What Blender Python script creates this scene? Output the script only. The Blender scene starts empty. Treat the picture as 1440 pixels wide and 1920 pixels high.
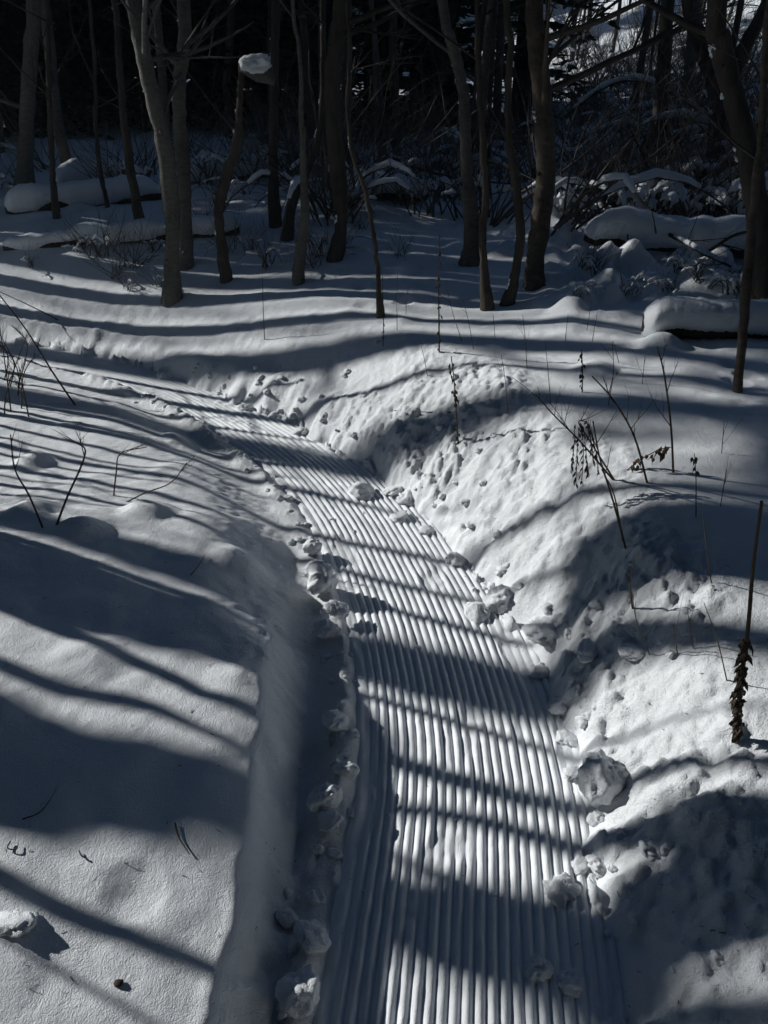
import bpy, bmesh, math, random
import numpy as np
from mathutils import Vector, Matrix

sc = bpy.context.scene
COL = sc.collection
# ---------------------------------------------------------------- camera
F_PX, PITCH, CAM_H = 1400., math.radians(30), 1.6
cam_d = bpy.data.cameras.new('camera'); cam = bpy.data.objects.new('camera', cam_d); COL.objects.link(cam)
cam_d.sensor_fit = 'VERTICAL'; cam_d.sensor_height = 24; cam_d.lens = F_PX/1920*24
cam_d.clip_start = .05; cam_d.clip_end = 400
cam.location = (0, 0, CAM_H); cam.rotation_euler = (math.pi/2-PITCH, 0, 0)
sc.camera = cam
# ---------------------------------------------------------------- sky and sun
SUN_AZ, SUN_EL = math.radians(67), math.radians(25)      # 67 degrees left of the view, low winter sun
w = bpy.data.worlds.new('World'); sc.world = w; w.use_nodes = True
nt = w.node_tree; bg = nt.nodes['Background']
sky = nt.nodes.new('ShaderNodeTexSky'); sky.sky_type = 'NISHITA'; sky.sun_disc = False
sky.sun_elevation = SUN_EL; sky.sun_rotation = -SUN_AZ
sky.altitude = 600; sky.air_density = 1.2; sky.dust_density = 0; sky.ozone_density = 6
nt.links.new(sky.outputs[0], bg.inputs[0]); bg.inputs[1].default_value = .05
sun_d = bpy.data.lights.new('sun', 'SUN'); sun = bpy.data.objects.new('sun', sun_d); COL.objects.link(sun)
sun_d.energy = 5.0; sun_d.angle = math.radians(.6); sun_d.color = (1, .985, .955)
to_sun = Vector((-math.sin(SUN_AZ)*math.cos(SUN_EL), math.cos(SUN_AZ)*math.cos(SUN_EL), math.sin(SUN_EL)))
sun.rotation_euler = (-to_sun).to_track_quat('-Z', 'Y').to_euler()
sun.location = to_sun*30
sc.view_settings.view_transform = 'Standard'; sc.view_settings.look = 'None'
sc.view_settings.exposure = -.02; sc.view_settings.gamma = 1; sc.view_settings.use_curve_mapping = False
sc.render.engine = 'CYCLES'
sc.cycles.use_denoising = True; sc.cycles.max_bounces = 5; sc.cycles.diffuse_bounces = 3
sc.cycles.sample_clamp_indirect = 4

# TERRAIN BEGIN
def sst(a, b, x):
    t = np.clip((x-a)/(b-a), 0, 1)
    return t*t*(3-2*t)

def _hash(ix, iy, seed):
    h = (ix.astype(np.int64)*374761393 + iy.astype(np.int64)*668265263 + seed*2147483647) & 0xffffffff
    h = ((h ^ (h >> 13))*1274126177) & 0xffffffff
    h = (h ^ (h >> 16)) & 0xffffffff
    return h/4294967295.0

def vnoise(x, y, seed=0):
    """smooth value noise in -1..1"""
    ix = np.floor(x); iy = np.floor(y)
    fx = x-ix; fy = y-iy
    u = fx*fx*fx*(fx*(fx*6-15)+10); v = fy*fy*fy*(fy*(fy*6-15)+10)
    a = _hash(ix, iy, seed); b = _hash(ix+1, iy, seed)
    c = _hash(ix, iy+1, seed); d = _hash(ix+1, iy+1, seed)
    return (a+(b-a)*u+(c-a)*v+(a-b-c+d)*u*v)*2-1

def fbm(x, y, octv=4, seed=0, gain=.5):
    s = 0.; amp = 1.; n = 0.
    for k in range(octv):
        c, w = math.cos(.7*k+.3), math.sin(.7*k+.3)
        s = s+amp*vnoise((x*c-y*w)*2**k+17*k, (x*w+y*c)*2**k-31*k, seed+k)
        n += amp; amp *= gain
    return s/n

def worley(x, y, seed=0):
    """distance to the nearest jittered cell point"""
    ix = np.floor(x); iy = np.floor(y)
    best = np.full(np.shape(x), 9.)
    for dx in (-1, 0, 1):
        for dy in (-1, 0, 1):
            cx = ix+dx; cy = iy+dy
            px = cx+_hash(cx, cy, seed); py = cy+_hash(cx, cy, seed+7)
            best = np.minimum(best, np.hypot(px-x, py-y))
    return best

# left edge of the groomed path, a curve in plan running away from the camera
EDGE = np.array([(-.22,-2.0),(-.24,-1.0),(-.22,0.),(-.17,.5),(-.13,.77),(-.10,1.01),(-.065,1.29),(-.06,1.57),(-.10,1.93),
                 (-.165,2.23),(-.27,2.60),(-.40,2.91),(-.58,3.23),(-.83,3.55),(-1.10,3.88),(-1.40,4.18),(-1.80,4.47),
                 (-2.3,4.74),(-3.0,5.0),(-4.2,5.3),(-6.,5.6),(-9.,5.9)])
def _smooth_poly(P, it=3):
    for _ in range(it):
        Q = [P[0]]
        for a, b in zip(P[:-1], P[1:]):
            Q += [a*.75+b*.25, a*.25+b*.75]
        Q.append(P[-1]); P = np.array(Q)
    return P
def _resample(P, step):
    d = np.r_[0, np.cumsum(np.hypot(*np.diff(P, axis=0).T))]
    n = int(d[-1]/step)+1
    t = np.linspace(0, d[-1], n)
    return np.c_[np.interp(t, d, P[:, 0]), np.interp(t, d, P[:, 1])], t
EDGE_S = _smooth_poly(EDGE, 3)
EDGE_C, EDGE_T = _resample(EDGE_S, .12)

def edge_dist(x, y):
    """signed distance e (positive to the right of the edge) and arclength t along the path's left edge"""
    shp = np.shape(x); x = np.ravel(np.asarray(x, float)); y = np.ravel(np.asarray(y, float))
    best = np.full(x.shape, 1e9); e = np.zeros_like(x); tt = np.zeros_like(x)
    for i in range(len(EDGE_C)-1):
        a = EDGE_C[i]; b = EDGE_C[i+1]; ab = b-a; L = math.hypot(*ab)
        u = ((x-a[0])*ab[0]+(y-a[1])*ab[1])/(L*L)
        uc = np.clip(u, 0, 1)
        dx = x-(a[0]+ab[0]*uc); dy = y-(a[1]+ab[1]*uc)
        d = dx*dx+dy*dy
        m = d < best
        best = np.where(m, d, best)
        cr = (ab[1]*dx-ab[0]*dy)/L
        e = np.where(m, np.sign(cr)*np.sqrt(d), e)
        tt = np.where(m, EDGE_T[i]+uc*L, tt)
    return e.reshape(shp), tt.reshape(shp)

def path_width(t):
    # arclength t = 2 at y = 0
    return .595-.08*sst(3.6, 4.4, t)-.13*sst(4.3, 5.4, t)-.10*sst(5.6, 6.6, t)

RIGHT_BUMPS = []
def height(x, y, detail=True):
    x = np.asarray(x, float); y = np.asarray(y, float)
    e, t = edge_dist(x, y)
    W = path_width(t); q = -e; r = e-W
    r = r+.02-(.034*fbm(t*6, t*0, 3, 7)*1.5+.008*vnoise(t*27, t*0, 8))*np.exp(-np.clip(r, 0, 9)/.08)
    # broad lie of the land
    far = sst(4.5, 11, y)
    hillR = 4.6*sst(0, 1, (x*.62+y*.78-11)/16)*sst(-1.5, 7, x-(y-9)*.25)
    left = .155+.05*sst(.3, 2.0, q)*sst(3.2, 1.5, t)+.03*fbm(x*.9, y*.9, 2, 3)
    left = left-.07*sst(4.2, 5.6, t)
    left = left+.15*np.clip(q-.2, 0, 2.6)*sst(6.5, 3.5, t)+.10*sst(.5, 3, q)*sst(3.5, 6.5, t)
    plat = .30+.20*sst(2.9, 3.9, t)
    plat = plat-.16*sst(5.4, 7.2, t)*sst(1.3, .4, r)
    right = plat+.05*sst(.8, 3, r)
    right = right+.30*far+.055*fbm(x*.8+3, y*.8, 3, 11)*sst(.2, 1.2, r)+.3*sst(1.9, 3.4, x)*sst(3.2, 5., y)
    # left side: wall down to a trough, loose snow beside the path
    wq = .160+.09*sst(2.7, 3.6, t)+.012*vnoise(t*2.3, t*0, 5)+.004*vnoise(t*14, q*10, 6)
    wall = sst(wq-.095, wq+.035, q+.012*fbm(x*14, y*14, 3, 25))
    soft = sst(3.3, 4.4, t)
    wall = wall*(1-soft)+sst(.04, .5, q)*soft
    zl = -.015+(left+.015)*wall
    ww = np.exp(-((q-.055)/.045)**2)*(1-wall)
    lump = np.clip(fbm(t*7., q*14, 3, 21)+.25, 0, 1)
    crag = np.clip(.6-worley(x*17, y*17, 23), 0, 1)
    zl = zl+ww*(.028+(.055*lump+.05*crag*lump**.5)*(1-.4*soft))
    zl = zl+(.014*fbm(x*7, y*7, 3, 24)+.018*fbm(x*30, y*30, 3, 26)+.02*np.clip(.55-worley(x*26, y*26, 27), 0, 1))*wall*(1-wall)*4*(1-.75*soft)
    # right side: loose thrown snow climbing to a shoulder
    wr = .45+.12*sst(3.0, 3.8, t)+.25*sst(4.6, 6, t)
    up = np.clip(r/wr, 0, 1); up = up*(1.5-.5*up*up); up = np.clip(up, 0, 1.0)*.93+.07*sst(.9, 2.2, r/wr)
    zr = right*up
    z = np.where(e < 0, zl, zr)
    inside = (e > 0) & (r < 0)
    z = np.where(inside, -.03*sst(0, .02, e)*sst(0, .02, -r)+sst(.10, .0, -r)*.075*np.clip(fbm(x*11, y*11, 3, 28)+.12, 0, 1), z)
    if detail:
        onr = sst(0., .05, r); onl = sst(.12, .3, q)
        rough = onr*sst(1.1+.5*fbm(t*1.7, t*0, 2, 41), .5, r/wr)
        w1 = worley(x*11, y*11, 51); w2 = worley(x*23+5, y*23, 52)
        near = sst(4.4, 3.4, y)*sst(2.6, 1.6, np.abs(x))
        clod = (np.clip(.7-w1, 0, 1)**.8*.04+near*(np.clip(.7-w2, 0, 1)**.8*.04+np.clip(.7-worley(x*47, y*47, 53), 0, 1)*.03))
        patch = sst(-.25, .35, fbm(x*3.1, y*3.1, 3, 61))
        rough = rough*(1-.65*sst(4.7, 5.6, t))
        z = z+rough*clod*(.35+.65*patch)
        z = z+rough*(.026*fbm(x*5.5, y*5.5, 4, 62)+near*.010*(1-2.2*np.abs(fbm(x*13, y*13, 3, 63))))
        # wind and melt forms on the undisturbed snow
        calm = np.maximum(onl, sst(.5, 1.1, r))
        z = z+calm*(.022*fbm(x*2.2, y*2.6, 3, 71)+.006*fbm(x*9, y*9, 3, 72))
        pit = worley(x*2.6, y*2.6, 81)
        z = z-calm*.03*np.clip(1-pit/.17, 0, 1)**.7*sst(-.1, .3, vnoise(x*1.3, y*1.3, 82))
        bump = worley(x*1.7+4, y*1.7, 91)
        z = z+calm*.05*sst(.22, .03, bump)*sst(0, .4, vnoise(x*.9+8, y*.9, 92))
        wild = sst(.7, 1.4, x)*sst(3.75, 4.3, y)*sst(9, 7, y)
        z = z+wild*(.10*fbm(x*2.1, y*2.1, 3, 131)+30e-2*np.clip(.5-worley(x*2.6, y*2.6, 132), 0, 1)+.15*np.clip(.5-worley(x*6, y*6, 133), 0, 1))
        fr = sst(5.5, 8, y)
        z = z+fr*(.10*fbm(x*1.1, y*1.1, 4, 101)+.05*sst(-.1, .5, fbm(x*3, y*3, 3, 102))*sst(.5, 3, x))
    # the last of the path's far right windrow
    z = z+.07*np.exp(-((r-.10)/.09)**2)*sst(4.6, 5.2, t)*(.6+.5*fbm(x*5, y*5, 3, 121))
    z = z+3.2*sst(16, 36, y+.2*np.abs(x))+.5*sst(10, 16, y)
    return z+hillR
# TERRAIN END

# ---------------------------------------------------------------- helpers
rnd = random.Random(11)
def U(a, b): return rnd.uniform(a, b)

def tag(o, label=None, cat=None, group=None, kind=None):
    if label: o['label'] = label
    if cat: o['category'] = cat
    if group: o['group'] = group
    if kind: o['kind'] = kind
    return o

def mesh_np(name, V, Fq, smooth=True):
    me = bpy.data.meshes.new(name)
    V = np.asarray(V, np.float32); Fq = np.asarray(Fq, np.int32)
    k = Fq.shape[1]
    me.vertices.add(len(V)); me.vertices.foreach_set('co', V.ravel())
    me.loops.add(Fq.size); me.loops.foreach_set('vertex_index', Fq.ravel())
    me.polygons.add(len(Fq)); me.polygons.foreach_set('loop_start', np.arange(0, Fq.size, k, dtype=np.int32))
    me.polygons.foreach_set('loop_total', np.full(len(Fq), k, np.int32))
    me.polygons.foreach_set('use_smooth', np.full(len(Fq), smooth))
    me.update(calc_edges=True)
    return me

def link(name, me, mat=None, parent=None, loc=(0, 0, 0)):
    o = bpy.data.objects.new(name, me); COL.objects.link(o)
    if mat and not me.materials: me.materials.append(mat)
    if parent: o.parent = parent
    o.location = loc
    return o

def empty(name, loc=(0, 0, 0), rz=0):
    o = bpy.data.objects.new(name, None); COL.objects.link(o); o.location = loc; o.rotation_euler = (0, 0, rz)
    o.empty_display_size = .1
    return o

def copy_tree(o, parent=None):
    c = o.copy(); COL.objects.link(c)
    if parent: c.parent = parent
    for ch in list(o.children): copy_tree(ch, c)
    return c

class MB:
    """collects tubes, blobs and leaf faces for one mesh"""
    def __init__(s): s.v = []; s.f = []
    def tube(s, pts, rad, n=6, rough=0., cap=True, flat=1.):
        pts = [Vector(p) for p in pts]; m = len(pts)
        if isinstance(rad, (int, float)): rad = [rad]*m
        base = len(s.v); up = Vector((0, 0, 1)); prev = None
        for i, p in enumerate(pts):
            d = (pts[min(i+1, m-1)]-pts[max(i-1, 0)])
            if d.length < 1e-9: d = Vector((0, 0, 1))
            d.normalize()
            if prev is None:
                a = d.orthogonal().normalized() if abs(d.z) > .95 else d.cross(up).normalized()
            else:
                a = (prev-d*prev.dot(d)).normalized()
            prev = a; b = d.cross(a)
            for k in range(n):
                t = 2*math.pi*k/n
                r = rad[i]*(1+(U(-rough, rough) if rough else 0))
                q = p+a*(math.cos(t)*r)+b*(math.sin(t)*r)
                s.v.append(q)
        for i in range(m-1):
            for k in range(n):
                a0 = base+i*n+k; a1 = base+i*n+(k+1) % n
                s.f.append((a0, a1, a1+n, a0+n))
        if cap:
            for i, sg in ((0, 1), (m-1, -1)):
                c = len(s.v); s.v.append(pts[i])
                for k in range(n):
                    a0 = base+i*n+k; a1 = base+i*n+(k+1) % n
                    s.f.append((a1, a0, c, c) if sg == 1 else (a0, a1, c, c))
        return s
    def build(s, name, mat, parent=None, smooth=True):
        me = bpy.data.meshes.new(name)
        me.from_pydata([tuple(v) for v in s.v], [], [f if f[2] != f[3] else f[:3] for f in s.f])
        me.polygons.foreach_set('use_smooth', [smooth]*len(me.polygons))
        return link(name, me, mat, parent)

def catmull(pts, n=5):
    """smooth path through waypoints; a waypoint is a tuple of any length"""
    P = [np.array(p, float) for p in pts]
    P = [2*P[0]-P[1]]+P+[2*P[-1]-P[-2]]
    out = []
    for i in range(1, len(P)-2):
        for k in range(n):
            t = k/n
            out.append(.5*((2*P[i])+(P[i+1]-P[i-1])*t+(2*P[i-1]-5*P[i]+4*P[i+1]-P[i+2])*t*t+(3*P[i]-P[i-1]-3*P[i+1]+P[i+2])*t**3))
    out.append(P[-2])
    return out

def ray(u, v):
    x = (u-720)/F_PX; y = -(v-960)/F_PX
    return np.array([x, math.cos(PITCH)+y*math.sin(PITCH), -math.sin(PITCH)+y*math.cos(PITCH)])
def at(u, v, Y):
    d = ray(u, v); t = Y/d[1]
    return (d[0]*t, Y, CAM_H+d[2]*t), t
def gz(x, y): return float(height(np.array([x]), np.array([y]))[0])
_T = np.concatenate([np.arange(.8, 12, .012), np.arange(12, 60, .06)])
def hit(u, v):
    d = ray(u, v); Z = CAM_H+d[2]*_T; h = height(d[0]*_T, d[1]*_T)
    k = int(np.argmax(Z < h)); return (d[0]*_T[k], d[1]*_T[k], float(h[k])), float(_T[k])
def sa(s, a):
    """s across the sunlight, a towards the sun -> plan x, y"""
    return math.cos(SUN_AZ)*s-math.sin(SUN_AZ)*a, math.sin(SUN_AZ)*s+math.cos(SUN_AZ)*a

# ---------------------------------------------------------------- materials
def new_mat(name):
    m = bpy.data.materials.new(name); m.use_nodes = True
    n = m.node_tree; p = n.nodes['Principled BSDF']
    return m, n, p
def N(n, kind, **kw):
    x = n.nodes.new(kind)
    for k, v in kw.items():
        if k in x.inputs: x.inputs[k].default_value = v
        else: setattr(x, k, v)
    return x
def bump(n, p, layers, coord):
    """layers: (node output, distance, strength)"""
    last = None
    for out, dist, st in layers:
        b = n.nodes.new('ShaderNodeBump'); b.inputs['Distance'].default_value = dist; b.inputs['Strength'].default_value = st
        n.links.new(out, b.inputs['Height'])
        if last: n.links.new(last.outputs[0], b.inputs['Normal'])
        last = b
    n.links.new(last.outputs[0], p.inputs['Normal'])

def snow_mat(name, grain=1., col=(.80, .835, .86), clump=1., churn=False):
    m, n, p = new_mat(name)
    tc = n.nodes.new('ShaderNodeNewGeometry')
    pos = tc.outputs['Position']
    n1 = N(n, 'ShaderNodeTexVoronoi', Scale=190.)
    n2 = N(n, 'ShaderNodeTexNoise', Scale=75., Detail=4., Roughness=.65)
    n3 = N(n, 'ShaderNodeTexNoise', Scale=17., Detail=4., Roughness=.6)
    n4 = N(n, 'ShaderNodeTexNoise', Scale=2.2, Detail=3.)
    for q in (n1, n2, n3, n4): n.links.new(pos, q.inputs['Vector'])
    layers = []
    if churn:
        at_ = N(n, 'ShaderNodeAttribute', attribute_name='churn'); n5 = N(n, 'ShaderNodeTexNoise', Scale=26., Detail=7., Roughness=.72); n.links.new(pos, n5.inputs['Vector'])
        ml = N(n, 'ShaderNodeMath', operation='MULTIPLY'); n.links.new(at_.outputs['Fac'], ml.inputs[0]); n.links.new(n5.outputs[0], ml.inputs[1]); layers = [(ml.outputs[0], .016, .8)]
    n7 = N(n, 'ShaderNodeTexNoise', Scale=210., Detail=4., Roughness=.85); n.links.new(pos, n7.inputs['Vector'])
    n6 = N(n, 'ShaderNodeTexNoise', Scale=420., Detail=1.); n.links.new(pos, n6.inputs['Vector'])
    bump(n, p, layers+[(n6.outputs[0], .0022*grain, .8), (n3.outputs[0], .012*clump, .5), (n2.outputs[0], .0026*grain, .7), (n1.outputs[0], .0009*grain, .7), (n7.outputs[0], .0022*grain, .7)], pos)
    cr = n.nodes.new('ShaderNodeValToRGB')
    cr.color_ramp.elements[0].position = .3; cr.color_ramp.elements[0].color = (*[c*.94 for c in col], 1)
    cr.color_ramp.elements[1].position = .7; cr.color_ramp.elements[1].color = (*col, 1)
    n.links.new(n4.outputs[0], cr.inputs[0]); n.links.new(cr.outputs[0], p.inputs['Base Color'])
    p.inputs['Roughness'].default_value = .62
    p.inputs['Specular IOR Level'].default_value = .25
    # ice glints: a few crystals are smooth
    vo = N(n, 'ShaderNodeTexVoronoi', Scale=420.); n.links.new(pos, vo.inputs['Vector'])
    gt = N(n, 'ShaderNodeMath', operation='GREATER_THAN'); gt.inputs[1].default_value = .965
    sx = n.nodes.new('ShaderNodeSeparateColor'); n.links.new(vo.outputs['Color'], sx.inputs[0]); n.links.new(sx.outputs[0], gt.inputs[0])
    mr = N(n, 'ShaderNodeMapRange'); mr.inputs['To Min'].default_value = .62; mr.inputs['To Max'].default_value = .16
    n.links.new(gt.outputs[0], mr.inputs['Value']); n.links.new(mr.outputs[0], p.inputs['Roughness'])
    return m

def bark_mat(name, c1, c2, rough=.85, scale=22., squash=.25, dist=.01):
    m, n, p = new_mat(name)
    tc = n.nodes.new('ShaderNodeTexCoord'); mp = n.nodes.new('ShaderNodeMapping')
    mp.inputs['Scale'].default_value = (1, 1, squash); n.links.new(tc.outputs['Object'], mp.inputs[0])
    n1 = N(n, 'ShaderNodeTexNoise', Scale=scale, Detail=6., Roughness=.7); n.links.new(mp.outputs[0], n1.inputs['Vector'])
    n2 = N(n, 'ShaderNodeTexNoise', Scale=3., Detail=3.); n.links.new(tc.outputs['Object'], n2.inputs['Vector'])
    cr = n.nodes.new('ShaderNodeValToRGB')
    cr.color_ramp.elements[0].position = .36; cr.color_ramp.elements[0].color = (*c1, 1)
    cr.color_ramp.elements[1].position = .66; cr.color_ramp.elements[1].color = (*c2, 1)
    mx = N(n, 'ShaderNodeMath', operation='ADD'); ml = N(n, 'ShaderNodeMath', operation='MULTIPLY'); ml.inputs[1].default_value = .5
    md = N(n, 'ShaderNodeMath', operation='MULTIPLY'); md.inputs[1].default_value = .5
    n.links.new(n1.outputs[0], ml.inputs[0]); n.links.new(n2.outputs[0], md.inputs[0])
    n.links.new(ml.outputs[0], mx.inputs[0]); n.links.new(md.outputs[0], mx.inputs[1])
    n.links.new(mx.outputs[0], cr.inputs[0]); n.links.new(cr.outputs[0], p.inputs['Base Color'])
    p.inputs['Roughness'].default_value = rough; p.inputs['Specular IOR Level'].default_value = .2
    bump(n, p, [(n1.outputs[0], dist, .9)], None)
    return m

SNOW = snow_mat('snow')
SNOW_GROUND = snow_mat('snow_ground', churn=True)
SNOW_PATH = snow_mat('groomed_snow', grain=.55, clump=.25)
SNOW_SOFT = snow_mat('snow_on_branches', grain=.5, clump=.8)
BARK_PALE = bark_mat('pale_poplar_bark', (.055, .052, .046), (.17, .16, .14), squash=2.2)
BARK_TAN = bark_mat('tan_bark', (.04, .034, .028), (.15, .122, .095), squash=1.6)
BARK_DARK = bark_mat('dark_furrowed_bark', (.028, .024, .02), (.10, .085, .07), dist=.02)
WOOD_DARK = bark_mat('dead_wood', (.015, .012, .01), (.06, .047, .035))
TWIG = bark_mat('twig', (.035, .027, .02), (.09, .068, .05), scale=40)
TWIG_PALE = bark_mat('pale_twig', (.07, .062, .052), (.2, .175, .15), scale=40)
WEED = bark_mat('dry_weed', (.06, .042, .026), (.17, .125, .08), scale=60)
NEEDLE = bark_mat('conifer_needles', (.012, .02, .010), (.035, .05, .022), scale=8, squash=1, dist=.0)

# ---------------------------------------------------------------- ground
def axis(a, b, step, lo, hi, gr):
    mid = list(np.arange(a, b+1e-6, step)); out = []
    x = mid[-1]; st = step
    while x < hi: st *= gr; x += st; out.append(x)
    neg = []; x = mid[0]; st = step
    while x > lo: st *= gr; x -= st; neg.append(x)
    return np.array(neg[::-1]+mid+out)
gx = axis(-1.5, 1.6, .0085, -42, 45, 1.017)
gy = np.r_[axis(.5, 3.3, .0085, .45, 46, 1.013)]
gy = np.r_[np.array([-22, -15, -9, -6, -4, -3, -2.2, -1.6, -1.1, -.7, -.4, -.2, -.05, .08, .17, .25, .32, .38, .42]), gy[gy > .44]]
X, Y = np.meshgrid(gx, gy)
Z = height(X, Y)
ny, nx = X.shape
idx = np.arange(nx*ny).reshape(ny, nx)
quads = np.stack([idx[:-1, :-1], idx[:-1, 1:], idx[1:, 1:], idx[1:, :-1]], -1).reshape(-1, 4)
g = link('snow_ground', mesh_np('snow_ground', np.stack([X, Y, Z], -1).reshape(-1, 3), quads), SNOW_GROUND)
E_, T_ = edge_dist(X, Y); R_ = E_-path_width(T_)
churn = sst(0, .04, R_)*sst(.75, .4, R_+.12*vnoise(X*3, Y*3, 12))*(1-.5*sst(4.8, 6, T_))+sst(.0, .03, -E_)*sst(.22, .12, -E_)
at_ = g.data.attributes.new('churn', 'FLOAT', 'POINT'); at_.data.foreach_set('value', np.clip(churn, 0, 1).astype(np.float32).ravel())
tag(g, kind='structure')

# the groomed path: ribs pressed by the drag, 25 mm apart
PITCH_RIB = .0252
et, tt = EDGE_C, EDGE_T
tl = np.r_[np.arange(1.9, 6.6, .011), np.arange(6.6, 9.6, .03)]
cx = np.interp(tl, tt, et[:, 0]); cy = np.interp(tl, tt, et[:, 1])
k = np.ones(15)/15
tx = np.gradient(cx, tl); ty = np.gradient(cy, tl)
tx = np.convolve(np.pad(tx, 7, 'edge'), k, 'valid'); ty = np.convolve(np.pad(ty, 7, 'edge'), k, 'valid')
nl = np.hypot(tx, ty); tx /= nl; ty /= nl
ev = np.r_[-.03, -.02, np.arange(-.012, .64, .0023)]
TT, EE = np.meshgrid(tl, ev, indexing='ij')
wob = .004*vnoise(TT*1.3, TT*0, 301)
ph = (EE+wob)/PITCH_RIB
rib = np.abs(np.sin(math.pi*ph))**.8
amp = .0135*sst(.0, .05, EE)*(1-.75*sst(5.5, 6.8, TT))*(.82+.18*vnoise(TT*6, np.floor(ph), 302))
dmg = sst(.22, .5, fbm(TT*5, EE*9, 3, 303))
zz = amp*rib*(1-.75*dmg)+.0030*fbm(TT*26, EE*45, 3, 304)*(.4+.9*np.clip(fbm(TT*3, EE*5, 2, 308)+.5, 0, 1))+.006*fbm(TT*1.5, EE*3, 2, 305)
zz += .013*np.exp(-((EE-.004-.006*vnoise(TT*11, TT*0, 309))/.013)**2)*(.55+.6*fbm(TT*9, TT*0, 3, 310))
zz += .010*dmg*np.clip(fbm(TT*25, EE*25, 2, 306), 0, 1)
zz -= .06*sst(-.012, -.03, EE)
PX_ = cx[:, None]+ty[:, None]*EE; PY_ = cy[:, None]-tx[:, None]*EE
npx = len(tl); npe = len(ev); idx = np.arange(npx*npe).reshape(npx, npe)
quads = np.stack([idx[:-1, :-1], idx[:-1, 1:], idx[1:, 1:], idx[1:, :-1]], -1).reshape(-1, 4)
p = link('groomed_path', mesh_np('groomed_path', np.stack([PX_, PY_, zz], -1).reshape(-1, 3), quads), SNOW_PATH)
tag(p, kind='structure')

# ---------------------------------------------------------------- snow chunks
def noise3(V, sc_, seed):
    x, y, z = (V*sc_).T
    return (vnoise(x+z*.7, y-z*.4, seed)+vnoise(y+x*.3+9, z+x*.5, seed+1)+vnoise(z-y*.2, x+5, seed+2))/1.7
def chunk_mesh(seed, sub=4, craggy=.24):
    bm = bmesh.new(); bmesh.ops.create_icosphere(bm, subdivisions=sub, radius=1)
    V = np.array([v.co[:] for v in bm.verts])
    r = 1+craggy*noise3(V, 1.3, seed)+craggy*.8*noise3(V, 2.9, seed+5)+craggy*.5*noise3(V, 7, seed+9)+craggy*.25*noise3(V, 15, seed+3)
    rr = random.Random(seed)
    for _ in range(2):                                   # broken faces
        d = np.array([rr.gauss(0, 1) for _ in range(3)]); d /= np.linalg.norm(d)
        h = rr.uniform(.65, .85); pr = (V*r[:, None])@d
        r = np.where(pr > h, r*(.45+.55*h/np.maximum(pr, 1e-6)), r)
    V = V*r[:, None]
    for v, q in zip(bm.verts, V): v.co = q
    me = bpy.data.meshes.new('snow_chunk'); bm.to_mesh(me); bm.free()
    me.polygons.foreach_set('use_smooth', [True]*len(me.polygons)); me.materials.append(SNOW)
    return me
CH = [chunk_mesh(400+i*13) for i in range(5)]
CHS = [chunk_mesh(700+i*13, 3, .34) for i in range(4)]
def chunk(u, v, wpx, ratio, label, group=None, sink=.34, me=None, zoff=0):
    if 480 < u < 670 and 1000 < v < 1920: zoff += .03 if v < 1700 else .022
    (x, y, z), t = hit(u, v)
    e, _t = edge_dist(np.array([x]), np.array([y]))
    if 0 < e[0] < path_width(_t)[0]: z = max(z, .004)
    r = wpx/F_PX*t/2
    name = 'snow_chunk' if wpx > 26 else 'snow_clod'
    o = link(name, me or rnd.choice(CH if wpx > 34 else CHS), None)
    o.scale = (r*U(.92, 1.05), r*U(.85, 1.15), r*ratio); o.rotation_euler = (U(-.3, .3), U(-.3, .3), U(0, 6.28))
    o.location = (x, y, z+r*ratio*(1-2*sink)*.55+zoff)
    tag(o, label, 'snow chunk' if wpx > 26 else 'snow clod', group)
    return o
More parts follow.
